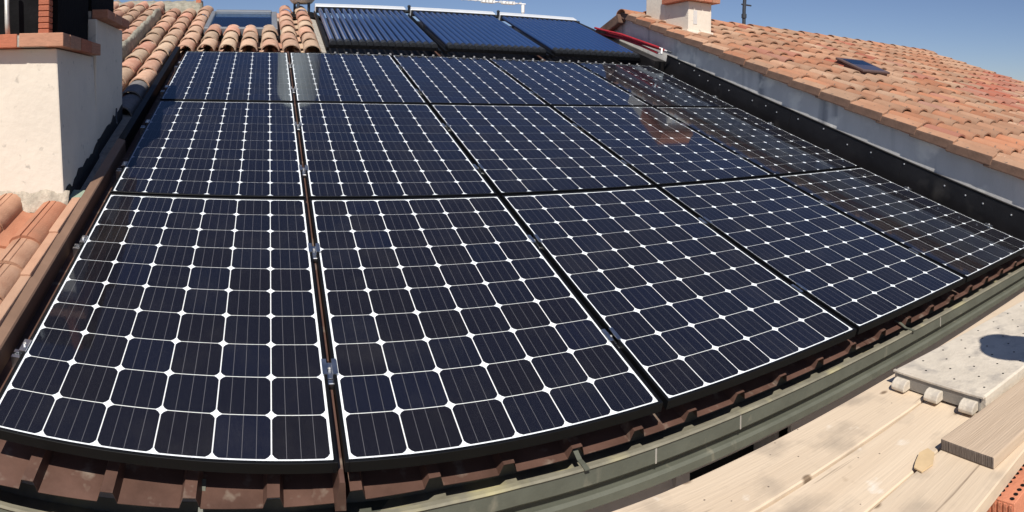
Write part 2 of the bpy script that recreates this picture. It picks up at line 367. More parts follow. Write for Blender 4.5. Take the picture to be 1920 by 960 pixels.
# ------------------------------------------------------------------ the house under the panels
house = thing('house', 'house carrying the solar panels, brown ribbed metal roof with old clay tiles at its top', 'house', T((0, 0, 0)))
RIDGE = 7.62
wall = MB()
wx0, wx1, wy = -4.5, 5.2, .13
hx0, hx1, hz0, hz1 = 2.20, 2.72, -1.2, -.315             # window opening under the eaves
wall.box(wx0, hx0, wy, wy + .3, -7, -.16).box(hx1, wx1, wy, wy + .3, -7, -.16).box(hx0, hx1, wy, wy + .3, hz1, -.16).box(hx0, hx1, wy, wy + .3, -7, hz0)
wall.box(wx0, wx0 + .3, wy + .3, 13, -7, 0).box(wx0, wx1, 13, 13.3, -7, -.1)
build(wall, 'wall', 'house_plaster', house)
win = build(MB().box(hx0 - .06, hx0, wy - .018, wy + .05, hz0, hz1 + .02).box(hx1, hx1 + .06, wy - .018, wy + .05, hz0, hz1 + .02).box(hx0, hx1, wy - .018, wy + .05, hz1 - .03, hz1 + .02), 'window', 'house_plaster', house)
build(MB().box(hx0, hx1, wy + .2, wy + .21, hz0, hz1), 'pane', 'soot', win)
build(MB().prism([(-.004, -.214), (-.014, -.222), (-.014, -.248), (.01, -.258), (wy, -.258), (wy, -.19), (.012, -.19), (.012, -.214)], 1.0, 5.2), 'cornice', 'green_gutter', house)
# roof slab: a gable with its ridge along X
ry, rz = roof(0, RIDGE, -.16)[1:]
slab = MB().prism([(0.16, -.10), (ry, rz), (13.2, -.05), (13.2, -.2), (ry, rz - .15), (.16, -.2)], wx0, 5.19)
roofp = build(slab, 'roof', 'mortar', house)
# brown ribbed sheets
P0, RIB = .155, .222
sheets = []
for i in range(5):
    a, b = [(-.13, .93), (.93, 2.04), (2.04, 3.15), (3.15, 4.26), (4.26, 5.05)][i]
    prof = [(a, -.127)]
    k = math.floor((a - P0) / RIB) - 1
    while P0 + RIB * k < b + .1:
        c = P0 + RIB * k
        if c - .03 > a and c + .03 < b: prof += [(c - .028, -.127), (c - .017, -.092), (c + .017, -.092), (c + .028, -.127)]
        k += 1
    prof.append((b + (.006 if i < 4 else 0), -.127))
    lift = .0018 * (i % 2)
    prof = [(x, z + lift) for x, z in prof]
    sh = MB().sheet(prof, 0, 5.06, .0016); je = random.uniform(-.004, .004)
    sh.v = [(x, y if y > 1 else .012 + .062 * min(0, x - 1.3) + je, z) for x, y, z in sh.v]     # the cut ends run slightly askew
    sheets.append(build(sh, 'roof_sheet', 'brown_sheet', house, RF()))
# gutter
gp = [(.15, -.135), (.15, -.185), (.006, -.185), (-.002, -.176), (-.002, -.130), (-.008, -.124), (-.004, -.118), (.012, -.118), (.012, -.124), (.006, -.128), (.006, -.168), (.142, -.174), (.142, -.135)]
gut = MB(); gp = [(y - .013, z) for y, z in gp]
def sag(x): return -.085 * min(1, max(0, (1.45 - x) / 1.2)) ** 1.2          # the old gutter falls towards the tile field
gx = [-1.6, -.4, .1, .35, .6, .85, 1.1, 1.3, 1.5, 2.4, 3.4, 5.16]; n_ = len(gp)
gut.add([(x, y, z + sag(x)) for x in gx for y, z in gp], [tuple(range(n_))[::-1], tuple(range((len(gx) - 1) * n_, len(gx) * n_))] + [(i * n_ + k, i * n_ + (k + 1) % n_, (i + 1) * n_ + (k + 1) % n_, (i + 1) * n_ + k) for i in range(len(gx) - 1) for k in range(n_)])
me = gut.mesh('gutter', ['green_gutter', 'gutter_inside'])
for k, p in enumerate(me.polygons):
    if k > 1 and (k - 2) % n_ in range(4, 12): p.material_index = 1
gutter = link('gutter', me, house)
for x in (.62, 1.70, 3.42):
    # strap from the sheet end over the trough to the front lip
    st = MB().sheet([(.085, -.09), (.05, -.096), (.02, -.112), (-.008, -.113), (-.030, -.117)], x, x + .016, .003, 'x')
    st.v = [(a, b, c + sag(x) * (.1 - b) / .11) for a, b, c in st.v]; build(st, 'bracket', 'green_gutter', gutter)
for x in (.95, 1.96, 2.32, 3.7):
    build(MB().box(x, x + .006, -.0034, -.0022, -.178, -.13), 'joint', 'zinc', gutter, T((0, -.013, sag(x))))
# left edge trim along the panels
build(MB().prism([(-.128, -.14), (-.128, .006), (-.088, -.004), (-.083, -.010), (-.083, -.126), (-.087, -.126), (-.089, -.012), (-.124, -.004), (-.124, -.14)], -.1, 2.35, 'y'), 'edge_trim', 'trim_brown', house, RF())
build(MB().prism([(-.130, -.14), (-.130, .0), (-.085, .0), (-.085, -.128), (-.09, -.128), (-.09, -.006), (-.125, -.006), (-.125, -.14)], 2.352, 5.0, 'y'), 'edge_trim', 'black_metal', house, RF())
build(MB().box(-.205, -.118, 1.25, 1.62, -.02, -.012), 'gutter_strip', 'trim_green', house, RF())

# ---- old barrel tiles (upper left and above the panels): every tile a sub-part of the roof
cov = [barrel_tile(r0=.092 + d, r1=.083 + d, h=h, n=9).mesh('cover_tile', 'old_terracotta', smooth=True, flat_angle=.7) for d, h in ((0, .78), (.003, .74), (-.003, .82))]
covg = barrel_tile(n=9).mesh('cover_tile', 'grey_tile', smooth=True, flat_angle=.7)
pan = pan_tile(n=5).mesh('channel_tile', 'old_terracotta', smooth=True, flat_angle=.7)
EXP, PITCH = .37, .2165
def coppi(x, s0, s1, sub=False, n=-.075, grey=0):
    s = s0; k = 0
    while s < s1 - .1:
        m = RF(x + random.uniform(-.006, .006), s + random.uniform(-.02, .02), n + .02 + random.uniform(0, .006)) @ Matrix.Rotation(random.uniform(-.025, .025), 4, 'Z') @ Matrix.Rotation(-.034, 4, 'X') @ Matrix.Rotation(random.uniform(-.04, .04), 4, 'Y')
        link('cover_tile', covg if k < grey else random.choice(cov), roofp, m)
        s += EXP; k += 1
def channels(x, s0, s1, n=-.075):
    s = s0
    while s < s1 - .1:
        link('channel_tile', pan, roofp, RF(x + random.uniform(-.004, .004), s, n + .002) @ Matrix.Rotation(-.04, 4, 'X')); s += EXP
for i in range(6):                                       # the row of tiles along the top of the panels
    x = .17 + PITCH * i
    coppi(x, 5.06, 5.9 if i < 4 else RIDGE - .05)
    if i: channels(x - PITCH / 2, 5.08, 5.9 if i < 5 else RIDGE)
for i in range(6):                                       # field to the left of the panels
    x = -.045 - PITCH * i
    s0 = [5.0, 2.98, 3.05, 3.1, 3.1, 3.1][i]
    coppi(x - (.15 if False else 0) if i else -.05, s0, RIDGE - .02, grey=2 if i == 1 else 0)
    channels(x - PITCH / 2, max(s0, 3.0), RIDGE)
channels(.063, 5.08, RIDGE)
# ridge mortar and ridge tiles
build(lumpy(-1.6, -.12, [(7.34, -.12), (7.40, .0), (7.5, .04), (7.62, .06), (7.75, .04), (7.85, -.12)], 40, .03), 'ridge_mortar', 'render_rough', house, RF(), smooth=True)
for k in range(14):
    x = .1 + k * .38
    if x > 1.0: break
    link('ridge_tile', random.choice(cov), roofp, T(roof(x, RIDGE + .0, -.17)) @ Matrix.Rotation(-math.pi / 2, 4, 'Z') @ Matrix.Rotation(-.02, 4, 'X'))
# the raised field beyond the mortar strip, further left
build(lumpy(3.2, 6.9, [(.58, -.1), (.585, .06), (.60, .085), (.63, .085), (.65, .05), (.66, -.1)], 70, .022, 4.), 'mortar_kerb', 'render_rough', house, RF() @ Matrix.Rotation(math.pi / 2, 4, 'Z') @ T((0, -.0, 0)), smooth=True)
for i in range(5):
    x = -.71 - PITCH * i
    coppi(x, 3.1, RIDGE, n=.0); channels(x + PITCH / 2, 3.2, RIDGE, n=.0)

# ---- near tile field at the left edge (interlocking tiles with grooves)
nt_me = [s_tile(drop=.028).mesh('interlocking_tile', 'near_terracotta', smooth=True, flat_angle=.6), s_tile(L=.24, drop=.014).mesh('interlocking_tile', 'near_terracotta', smooth=True, flat_angle=.6)]
build(MB().box(-1.7, -.115, -.1, 3.0, -.16, -.06), 'tile_bed', 'mortar', house, RF())
for c in range(6):
    x = -.412 - .25 * c
    rows = [(-.13, 0), (.23, 0), (.59, 0), (.80, 1), (1.02, 0)] if c == 0 else [(-.22, 0), (.13, 0), (.48, 0), (.83, 0), (1.15, 0)]
    for k, (s, q) in enumerate(rows):
        link('interlocking_tile', nt_me[q], roofp, RF(x + random.uniform(-.004, .004), s + random.uniform(-.006, .006), -.028 + .001 * k) @ Matrix.Rotation(random.uniform(-.012, .012), 4, 'Z'))
edge = MB().prism([(0, -.03), (0, .0), (.045, .004), (.05, -.03)], 0, .375, 'y').mesh('edge_tile', 'near_terracotta', bev=.006, seg=2)
for k in range(5):
    link('edge_tile', edge, roofp, RF(-.172, -.32 + .36 * k, .018) @ Matrix.Rotation(-.03, 4, 'X'))

# ---- skylight
sk = build(MB().box(-.0, .06, 0, 1.18, 0, .10).box(.80, .87, 0, 1.18, 0, .10).box(.06, .80, 0, .07, 0, .10).box(.06, .80, 1.08, 1.18, 0, .12), 'skylight', 'skylight_frame', house, RF(.045, 6.10, -.12), bev=.008)
build(MB().box(.06, .80, .07, 1.08, .07, .08), 'glass', 'skylight_glass', sk)
build(MB().box(.06, .80, .07, 1.08, .05, .055), 'blind', 'blind_sky_reflection', sk)
build(MB().box(-.03, .91, -.16, -.003, .0, .012), 'apron', 'black_metal', sk)

# ------------------------------------------------------------------ solar panels
PW, PH, GX, INS = .99, 1.578, .0195, .0137
ROWS = [0, PH + .0213, 2 * PH + .0213 + .0295]
ch = .0155
cw = (PW - 2 * INS - .005) / 6; chh = (PH - 2 * INS - .006) / 10
hx, hy = cw / 2 - .0020, chh / 2 - .0017
def rcell():
    pts = []
    for sx, sy in ((1, 1), (-1, 1), (-1, -1), (1, -1)):
        q = [(hx, hy - ch), (hx - ch * .40, hy - ch * .40), (hx - ch, hy)]
        if sx * sy < 0: q = q[::-1]
        pts += [(sx * px, sy * py) for px, py in q]
    return MB().prism(pts, 0, .0006, 'z')
cell_me = rcell().mesh('cell', 'solar_cell')
fr = MB(); D = .035
lip = .0105
for (x0, x1, y0, y1) in ((0, lip, 0, PH), (PW - lip, PW, 0, PH), (lip, PW - lip, 0, lip), (lip, PW - lip, PH - lip, PH)):
    fr.box(x0, x1, y0, y1, -D, 0)
frame_me = fr.mesh('frame', 'black_metal', bev=.0008)
back_me = MB().box(lip, PW - lip, lip, PH - lip, -.007, -.0045).mesh('backsheet', 'white_back')
glass_me = MB().add([(lip, lip, -.0028), (PW - lip, lip, -.0028), (PW - lip, PH - lip, -.0028), (lip, PH - lip, -.0028)], [(0, 1, 2, 3)]).mesh('glass', 'panel_glass')
rown = ['bottom row', 'middle row', 'top row']
coln = ['first column beside the sooty chimney', 'second column from the sooty chimney', 'middle column of five', 'second column from the wall flashing', 'last column beside the wall flashing']
for j in range(3):
    for i in range(5):
        p = thing('solar_panel', 'black framed solar panel, %s, %s' % (rown[j], coln[i]), 'solar panel', RF(i * (PW + GX), ROWS[j], 0) @ Matrix.Rotation(random.uniform(-.0015, .0015), 4, 'Y') @ Matrix.Rotation(random.uniform(-.001, .001), 4, 'X'), 'solar panels laid in three rows')
        link('frame', frame_me, p); link('backsheet', back_me, p); link('glass', glass_me, p)
        for a in range(6):
            for b in range(10):
                link('cell', cell_me, p, T((INS + .0025 + cw * (a + .5), INS + .003 + chh * (b + .5), -.0040)))
for k, (a, b) in enumerate(((-.035, .30), (.43, 1.03), (1.17, 1.89), (2.03, 2.62), (2.76, 3.47), (3.62, 4.26), (4.40, 4.95))):
    build(MB().prism([(.9845, -.1265), (.9915, -.034), (.9935, -.030), (1.0055, -.030), (1.0075, -.034), (1.0145, -.1265)], a, b, 'y'), 'seam_cover', 'brown_sheet', house, RF())
# rails and clamps
RS = [.365, 1.10, ROWS[1] + .36, ROWS[1] + 1.09, ROWS[2] + .33, ROWS[2] + 1.12]
rl = ['lower rail of the bottom panel row', 'upper rail of the bottom panel row', 'lower rail of the middle panel row', 'upper rail of the middle panel row', 'lower rail of the top panel row', 'upper rail of the top panel row']
for k, s in enumerate(RS):
    r = build(MB().prism([(-.02, -.0912), (.02, -.0912), (.02, -.0365), (.006, -.0365), (.006, -.055), (-.006, -.055), (-.006, -.0365), (-.02, -.0365)], -.05, 5.09), 'mounting_rail', 'aluminium', None, RF(0, s, 0))
    tag(r, 'silver aluminium mounting %s' % rl[k], 'rail', 'mounting rails under the panels')
mc = MB().sheet([(-.024, .004), (-.0085, .004), (-.0085, -.012), (.0085, -.012), (.0085, .004), (.024, .004)], -.035, .035, .003).mesh('clamp_plate', 'aluminium')
mb_ = MB().lathe([(.0062, 0), (.0062, .008), (.004, .008), (.004, .004)], 6).mesh('bolt', 'screw')
ft = MB().box(-.011, .011, -.055, -.036, -.040, -.016).mesh('channel_nut', 'aluminium', bev=.002)
ec = MB().sheet([(-.012, -.040), (-.012, .004), (.012, .004)], -.03, .03, .003).mesh('clamp_plate', 'aluminium')
cname = ['first column gap from the chimney', 'second column gap from the chimney', 'third column gap from the chimney', 'column gap nearest the flashing']
for k, s in enumerate(RS):
    rr = ['bottom', 'middle', 'top'][k // 2]; ul = ['lower', 'upper'][k % 2]
    for i in range(4):
        t = thing('mid_clamp', '%s silver clamp of the %s panel row, in the %s' % (ul, rr, cname[i]), 'clamp', RF((i + 1) * PW + (i + .5) * GX, s, 0), 'clamps between the panels')
        link('clamp_plate', mc, t); link('bolt', mb_, t, T((0, 0, -.012))); link('channel_nut', ft, t)
    for side in (0, 1):
        t = thing('end_clamp', '%s silver end clamp of the %s row, at %s' % (ul, rr, ['the brown edge trim', 'the black wall flashing'][side]), 'clamp', RF(5 * PW + 4 * GX if side else 0, s, 0) @ (Matrix.Rotation(math.pi, 4, 'Z') if side else Matrix.Identity(4)) @ T((-.0, 0, 0)), 'clamps at the ends of the rails')
        link('clamp_plate', ec, t, T((-.0015, 0, 0))); link('bolt', mb_, t, T((-.002, 0, .003)))

# ------------------------------------------------------------------ evacuated tube collectors
A0 = math.atan2(.048, 1.9)
tube_me = MB().tube([(0, 0, 0), (0, .012, 0), (0, 1.80, 0)], .0285, 14).mesh('glass_tube', 'tube_glass', smooth=True, flat_angle=.8)
cup_me = MB().tube([(0, -.05, 0), (0, -.035, 0), (0, .045, 0)], .034, 12).mesh('tube_cup', 'tube_holder', smooth=True, flat_angle=.8)
clip_me = MB().lathe([(.011, 0), (.014, .01), (.010, .026)], 8).mesh('foot_bolt', 'screw')
NT, TP = 15, .0755
for q, (x0, who) in enumerate(((1.42, 'beside the clay tiles'), (2.66, 'between the two other collectors'), (3.90, 'nearest the red pipes'))):
    t = thing('tube_collector', 'dark blue evacuated tube solar collector %s' % who, 'solar collector', RF(x0, 5.08, .045) @ Matrix.Rotation(A0, 4, 'X'), 'tube collectors above the panels')
    W_ = NT * TP
    for k in range(NT):
        link('glass_tube', tube_me, t, T(((k + .5) * TP, .0, 0)))
        link('tube_cup', cup_me, t, T(((k + .5) * TP, 0, -.002)))
    for k in range(10): link('foot_bolt', clip_me, t, T(((k + .5) * W_ / 10, -.10, -.1)))
    build(MB().prism([(-.05, -.05), (-.05, -.012), (.05, -.012), (.05, -.05)], .0, W_, 'x'), 'tube_rail', 'black_metal', t)
    mf = build(MB().prism([(1.76, -.045), (1.755, .040), (1.770, .050), (1.88, .058), (1.905, .04), (1.905, -.045)], -.02, W_ + .02, 'x'), 'manifold', 'manifold', t, bev=.006, seg=2)
    build(MB().prism([(1.750, -.040), (1.750, .041), (1.7535, .041), (1.7535, -.040)], -.015, W_ + .015, 'x'), 'manifold_seal', 'tube_holder', mf)
    for xx in (-.035, W_ + .005):
        build(MB().box(xx, xx + .03, -.07, 1.85, -.07, -.035), 'side_rail', 'black_metal', t)
    for xx in (.15, W_ - .15):
        build(MB().box(xx, xx + .03, 1.70, 1.73, -.30, -.045), 'support_leg', 'aluminium', t)
    build(MB().tube([(W_ + .02, 1.83, 0), (W_ + .10, 1.83, 0)], .022, 10), 'pipe_joint', 'tube_holder', t, smooth=True, flat_angle=.8)
    if q < 2:
        build(MB().lathe([(.014, 0), (.014, .06), (.022, .064), (.022, .085), (.010, .095)], 12, (W_ + .07, 1.80, .0)), 'air_valve', 'tube_holder', t, smooth=True, flat_angle=.8)
        build(MB().box(W_ + .045, W_ + .11, -.02, 1.7, -.16, -.15), 'bare_flashing', 'brown_sheet', t)
# pale mortar strip beside the first collector
build(MB().hexa([(1.335, 5.05, -.16), (1.43, 5.05, -.16), (1.43, 6.9, -.16), (1.335, 6.9, -.16)], [(1.345, 5.06, -.045), (1.425, 5.06, -.06), (1.425, 6.9, -.06), (1.345, 6.9, -.04)]), 'mortar_strip', 'mortar', house, RF(), bev=.01, seg=2)
build(MB().box(1.44, 5.17, 5.02, 7.5, -.16, -.13), 'roof_membrane', 'flashing', house, RF())

# ------------------------------------------------------------------ wall flashing on the neighbour's side
fl = thing('wall_flashing', 'long black metal flashing with bright screws along the neighbour wall', 'flashing', RF(5.0, 0, 0))
build(MB().prism([(.055, -.150), (.205, -.150), (.205, .155), (.188, .152), (.195, .140), (.195, -.10), (.15, -.128), (.055, -.128)], -.12, 4.72, 'y'), 'flashing_sheet', 'flashing', fl)
for q in (1.31, 2.62, 3.9): build(MB().box(.1925, .1947, q, q + .07, -.095, .139), 'overlap', 'flashing', fl)
scm = MB().lathe([(.0075, 0), (.0075, .004), (.004, .006)], 8).mesh('screw', 'screw')
s = .12
while s < 4.7:
    link('screw', scm, fl, T((.195, s, .10 + random.uniform(-.03, .02))) @ Matrix.Rotation(-math.pi / 2, 4, 'Y'))
    if random.random() < .45: link('screw', scm, fl, T((.195, s + .16, .085)) @ Matrix.Rotation(-math.pi / 2, 4, 'Y'))
    s += random.uniform(.26, .42)
build(MB().box(.04, .205, 4.724, 7.3, -.15, .07), 'end_flashing', 'flashing', fl)

# ------------------------------------------------------------------ neighbour house
nb = thing('neighbour_house', 'neighbouring house with grey plaster side wall and orange clay tile roof', 'house', T((5.2, 0, 0)))
NX1, NR, NC = 12.55, 5.42, .43                            # far gable, ridge Y, plane height at Y = 0
zr = NC + NR * tS
def nroof(x, s, n=0): return Vector((x, s * cS - n * sS, NC + s * sS + n * cS))
def NF(x, s, n=0): return T(nroof(x, s, n)) @ Matrix.Rotation(S, 4, 'X')
build(MB().prism([(-1.2, -7), (-1.2, NC - 1.2 * tS - .05), (NR, zr - .05), (9.5, zr - .05 - (9.5 - NR) * tS), (9.5, -7)], .015, 7.2, 'x'), 'wall', 'grey_plaster', nb)
nbase = Matrix.Translation((-5.2, 0, 0))
nro = build(MB().prism([(-1.3, NC - 1.3 * tS - .045), (NR, zr - .045), (9.6, zr - .045 - (9.6 - NR) * tS), (9.6, zr - .005 - (9.6 - NR) * tS), (NR, zr - .005), (-1.3, NC - 1.3 * tS - .005)], 5.18, NX1, 'x'), 'roof', 'hollow_brick', nb, nbase)
WT, ET = .25, .352
t0 = [s_tile(W=WT, L=.40, drop=.026, bh=.058).mesh('roof_tile', m, smooth=True, flat_angle=.6) for m in ('new_terracotta', 'new_terracotta_red')]
tb = s_tile(W=WT, L=.40, drop=.026, bh=.058, grooves=False)
tiles = []
SL = NR / cS
ncol = int((NX1 - 5.12) / WT)
nrow = int((SL + .9) / ET) + 1
for r in range(nrow):
    s = SL - .30 - r * ET
    for c in range(ncol):
        x = 5.18 + c * WT
        P = nroof(x, s)
        if 5.3 < x + .12 < 5.78 and 4.36 < P.y + .2 < 5.1: continue                # the chimney stands here
        if 6.75 < x + .12 < 7.32 and 2.82 < P.y + .15 < 3.25: continue             # the skylight
        d = P - CAM; az = math.atan2(d.x, d.y) - YAW
        tiles.append((0 if az < .80 else 1, d.length, x, s))
tiles.sort()
rest = MB()
for k, (o_, d_, x, s) in enumerate(tiles):
    y = s * cS
    red = 1 if (x > 8.0 and abs((x - 9.6) * .42 - (y - 2.35)) < .33 + random.uniform(-.2, .2)) or random.random() < .07 else 0
    m = NF(x + random.uniform(-.006, .006), s + random.uniform(-.02, .02), .012 + random.uniform(0, .009)) @ Matrix.Rotation(random.uniform(-.012, .012), 4, 'Z') @ Matrix.Rotation(random.uniform(-.012, .012), 4, 'X')
    if k < 300: link('roof_tile', t0[red], nro, m)
    else:
        rest.cur = red; rest.add([m @ Vector(v) for v in tb.v], tb.f)
ro = build(rest, 'far_roof_tiles', ['new_terracotta', 'new_terracotta_red'], nro, smooth=True, flat_angle=.6); ro['kind'] = 'stuff'
# verge tiles: an angle tile along the near gable, overlapping like steps
vt = MB().hexa([(.0, 0, -.03), (.05, 0, -.03), (.05, .40, -.050), (.0, .40, -.050)], [(.012, 0, .045), (.09, 0, .074), (.09, .40, .048), (.012, .40, .020)]).mesh('verge_tile', ['new_terracotta', 'verge_shade_brown'], bev=.010, seg=2)
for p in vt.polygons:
    if p.normal.x < -.6: p.material_index = 1  # outer side face painted dark for its shade
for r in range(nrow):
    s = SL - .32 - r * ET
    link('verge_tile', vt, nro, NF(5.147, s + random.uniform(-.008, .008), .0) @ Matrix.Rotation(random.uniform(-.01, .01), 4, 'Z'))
dv = MB().box(-.03, .06, 0, .40, -.07, .055).mesh('verge_tile', 'verge_shade_brown', bev=.014, seg=2)  # whole tile in the painted shade tone
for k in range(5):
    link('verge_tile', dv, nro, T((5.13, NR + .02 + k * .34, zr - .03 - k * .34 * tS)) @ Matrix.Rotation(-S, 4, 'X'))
rt_me = barrel_tile(L=.42, r0=.115, r1=.10, h=.62, n=10, drop=.012).mesh('ridge_tile', 'new_terracotta', smooth=True, flat_angle=.7)
for k in range(20):
    x = 5.12 + k * .375
    if x > NX1 - .2: break
    link('ridge_tile', rt_me, nro, T((x, NR - .01, zr + .012 + random.uniform(-.004, .004))) @ Matrix.Rotation(-math.pi / 2, 4, 'Z') @ Matrix.Rotation(random.uniform(-.01, .01), 4, 'X'))
# roof window standing up from the tiles
nsk = build(MB().box(0, .60, 0, .05, -.06, .09).box(0, .60, .46, .52, -.06, .12).box(0, .05, .05, .46, -.06, .11).box(.55, .60, .05, .46, -.06, .11), 'roof_window', 'window_brown', nb, nbase @ NF(6.78, 2.98, -.03) @ Matrix.Diagonal((.85, .8, 1, 1)), bev=.006)
build(MB().hexa([(-.02, -.03, .09), (.62, -.03, .09), (.62, .54, .125), (-.02, .54, .125)], [(-.02, -.03, .115), (.62, -.03, .115), (.62, .54, .15), (-.02, .54, .15)]), 'lid', 'window_brown', nsk, bev=.005)
build(MB().hexa([(.05, .03, .1155), (.55, .03, .1155), (.55, .48, .1455), (.05, .48, .1455)], [(.05, .03, .1162), (.55, .03, .1162), (.55, .48, .1462), (.05, .48, .1462)]), 'blind', 'dark_mast', nsk)
build(MB().hexa([(.05, .03, .1175), (.55, .03, .1175), (.55, .48, .1475), (.05, .48, .1475)], [(.05, .03, .119), (.55, .03, .119), (.55, .48, .149), (.05, .48, .149)]), 'glass', 'skylight_glass', nsk)

# neighbour's chimney
nc = thing('plaster_chimney', 'white plaster chimney with orange brick cap on the neighbour roof', 'chimney', T((5.4, 4.34, 1.72)))
build(MB().box(0, .35, 0, .46, -.15, .45).box(.0, .36, .463, .90, -.15, .64), 'stack', 'white_plaster', nc, bev=.008, seg=2)
build(MB().box(-.012, .37, -.02, .45, -.12, .10).box(-.012, .0, .0, .30, .03, .12), 'plinth', 'white_plaster', nc, bev=.02, seg=2)
build(MB().box(.072, .128, -.004, .02, .185, .35), 'vent_slot', 'grey_plaster', nc)
for k in range(4):
    for r in range(1):
        build(MB().box(-.07 + k * .125, -.07 + (k + 1) * .125 - .008, -.08, .455, .452, .512), 'cap_brick', 'brick', nc, bev=.004)
build(MB().box(-.065, .42, -.075, .45, .512, .62), 'cap_slab', 'hollow_brick', nc, bev=.008)
mast = build(MB().tube([(0, 0, -.05), (.0, 0, .22), (.03, .0, .75)], .028, 10).tube([(-.05, 0, .30), (.14, 0, .30)], .012, 8).tube([(0, 0, .10), (.0, 0, .16)], .04, 10), 'ridge_mast', 'dark_mast', None, T((7.27, NR - .0, zr + .06)), smooth=True, flat_angle=.8)
tag(mast, 'dark short mast clamped on the ridge of the orange tile roof', 'mast')

# ------------------------------------------------------------------ red pipes on the wall
for k, (dz, off) in enumerate(((0, 0), (.030, .03), (-.026, .012))):
    pts = [(5.13 - off, 6.05, 1.95 + dz), (5.12 - off, 5.8, 1.895 + dz), (5.115 - off, 5.33, 1.80 + dz), (5.11 - off, 4.89, 1.685 + dz), (5.12 - off, 4.42 + .06 * k, 1.575 + dz)]
    p = thing('red_pipe', ['red insulated pipe in the middle of the bundle by the grey wall', 'topmost red insulated pipe of the bundle by the grey wall', 'lowest red insulated pipe of the bundle by the grey wall'][k], 'pipe', T(pts[0]), 'red pipes between collectors and wall')
    build(MB().tube([Vector(q) - Vector(pts[0]) for q in pts], .014, 10), 'insulation', 'red_pipe', p, smooth=True, flat_angle=.9)
    e = Vector(pts[-1]) - Vector(pts[0])
    build(MB().tube([e, e + Vector((.0, -.05, -.012))], .008, 8), 'pipe_end', 'pipe_cap', p, smooth=True, flat_angle=.9)
    if k < 2: build(MB().tube([e + Vector((0, -.05, -.012)), e + Vector((.035 - .07 * k, -.09, -.03 - .05 * k))], .012, 8), 'elbow', 'dark_mast' if k == 0 else 'pipe_cap', p, smooth=True, flat_angle=.9)

# ------------------------------------------------------------------ left chimney
lc = thing('brick_capped_chimney', 'wide white plaster chimney with brick ledge and sooty open top beside the panels', 'chimney', T((-.205, 1.40, .35)))
build(MB().hexa([(-1.2, 0, -.25), (.02, 0, -.25), (.02, .70, -.25), (-1.2, .70, -.25)], [(-1.2, 0, .845), (-.05, 0, .845), (-.05, .70, .845), (-1.2, .70, .845)]), 'stack', 'white_plaster', lc, bev=.008, seg=2)
build(MB().hexa([(-1.2, .703, -.25), (-.02, .703, -.25), (-.02, 1.42, -.1), (-1.2, 1.42, -.1)], [(-1.2, .703, 1.075), (-.035, .703, 1.075), (-.035, 1.42, 1.075), (-1.2, 1.42, 1.075)]), 'rear_stack', 'white_plaster', lc, bev=.008, seg=2)
for (ya, yb, xf) in ((0.01, .70, lambda z: .0235 - .064 * (z + .25)), (.705, 1.40, lambda z: -.0165 - .013 * (z + .2))):
    bt = MB(); vs = []; m_ = 16
    for k in range(m_ + 1):
        y = ya + (yb - ya) * k / m_; zb = -.06 + .306 * y; zt = zb + .17 + .05 * noise.noise(Vector((y * 9, 1, 0))) + .03 * noise.noise(Vector((y * 31, 4, 0)))
        vs += [(xf(zb) + .004, y, zb), (xf(zt) + .002, y, zt), (xf(zt) - .004, y, zt), (xf(zb) - .004, y, zb)]
    bt.add(vs, [(k * 4 + a, (k + 1) * 4 + a, (k + 1) * 4 + (a + 1) % 4, k * 4 + (a + 1) % 4) for k in range(m_) for a in range(4)])
    build(bt, 'bitumen_strip', 'bitumen', lc)
bk = {}
def brick(w_, d_, h_):
    key = (w_, d_, h_)
    if key not in bk: bk[key] = MB().box(0, w_, 0, d_, 0, h_).mesh('brick', 'brick', bev=.004, seg=2)
    return bk[key]
z0 = .848
x = .005
while x > -1.15:                                          # front course, then the side course
    link('brick', brick(.235, .11, .068), lc, T((x - .235, -.065, z0 + random.uniform(0, .003)))); x -= .247
for k in range(3):
    link('brick', brick(.10, .195, .068), lc, T((-.093, .050 + k * .206, z0 + random.uniform(0, .003))))
build(MB().box(-1.2, -.10, -.061, .68, z0 + .002, z0 + .062), 'ledge_mortar', 'mortar', lc)
for k in range(3):
    link('brick', brick(.10, .20, .056), lc, T((-.068, .72 + k * .212, 1.078)))
build(MB().box(-1.2, -.075, .72, 1.34, 1.079, 1.125), 'ledge_mortar', 'mortar', lc)
pst = MB()
for i in range(13): pst.box(.0, .058, 0, .06, i * .030, i * .030 + .027)
post = pst.mesh('brick_post', 'brick', bev=.003)
for x in (-.150, -.72): link('brick_post', post, lc, T((x, -.005, z0 + .069)))
thin = MB().tube([(0, 0, 0), (-.004, 0, .07), (-.012, .0, .30)], .014, 8)
build(thin, 'steel_rod', 'zinc', lc, T((-.315, -.01, z0 + .066)), smooth=True)
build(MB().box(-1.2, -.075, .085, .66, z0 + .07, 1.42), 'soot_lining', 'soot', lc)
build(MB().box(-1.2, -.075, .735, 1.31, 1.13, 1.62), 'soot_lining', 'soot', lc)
build(lumpy(-1.2, .022, [(-.05, -.05), (-.035, .0), (-.012, .035), (.004, .06), (.02, .06)], 60, .02, 2., 14), 'base_mortar', 'crumbly_render', lc, T((0, 0, .06)), smooth=True)
build(MB().tube([(0, 0, 0), (-.02, .06, .05), (-.03, .11, .10)], .006, 6), 'cable', 'dark_mast', lc, T((.02, 1.05, .42)), smooth=True)

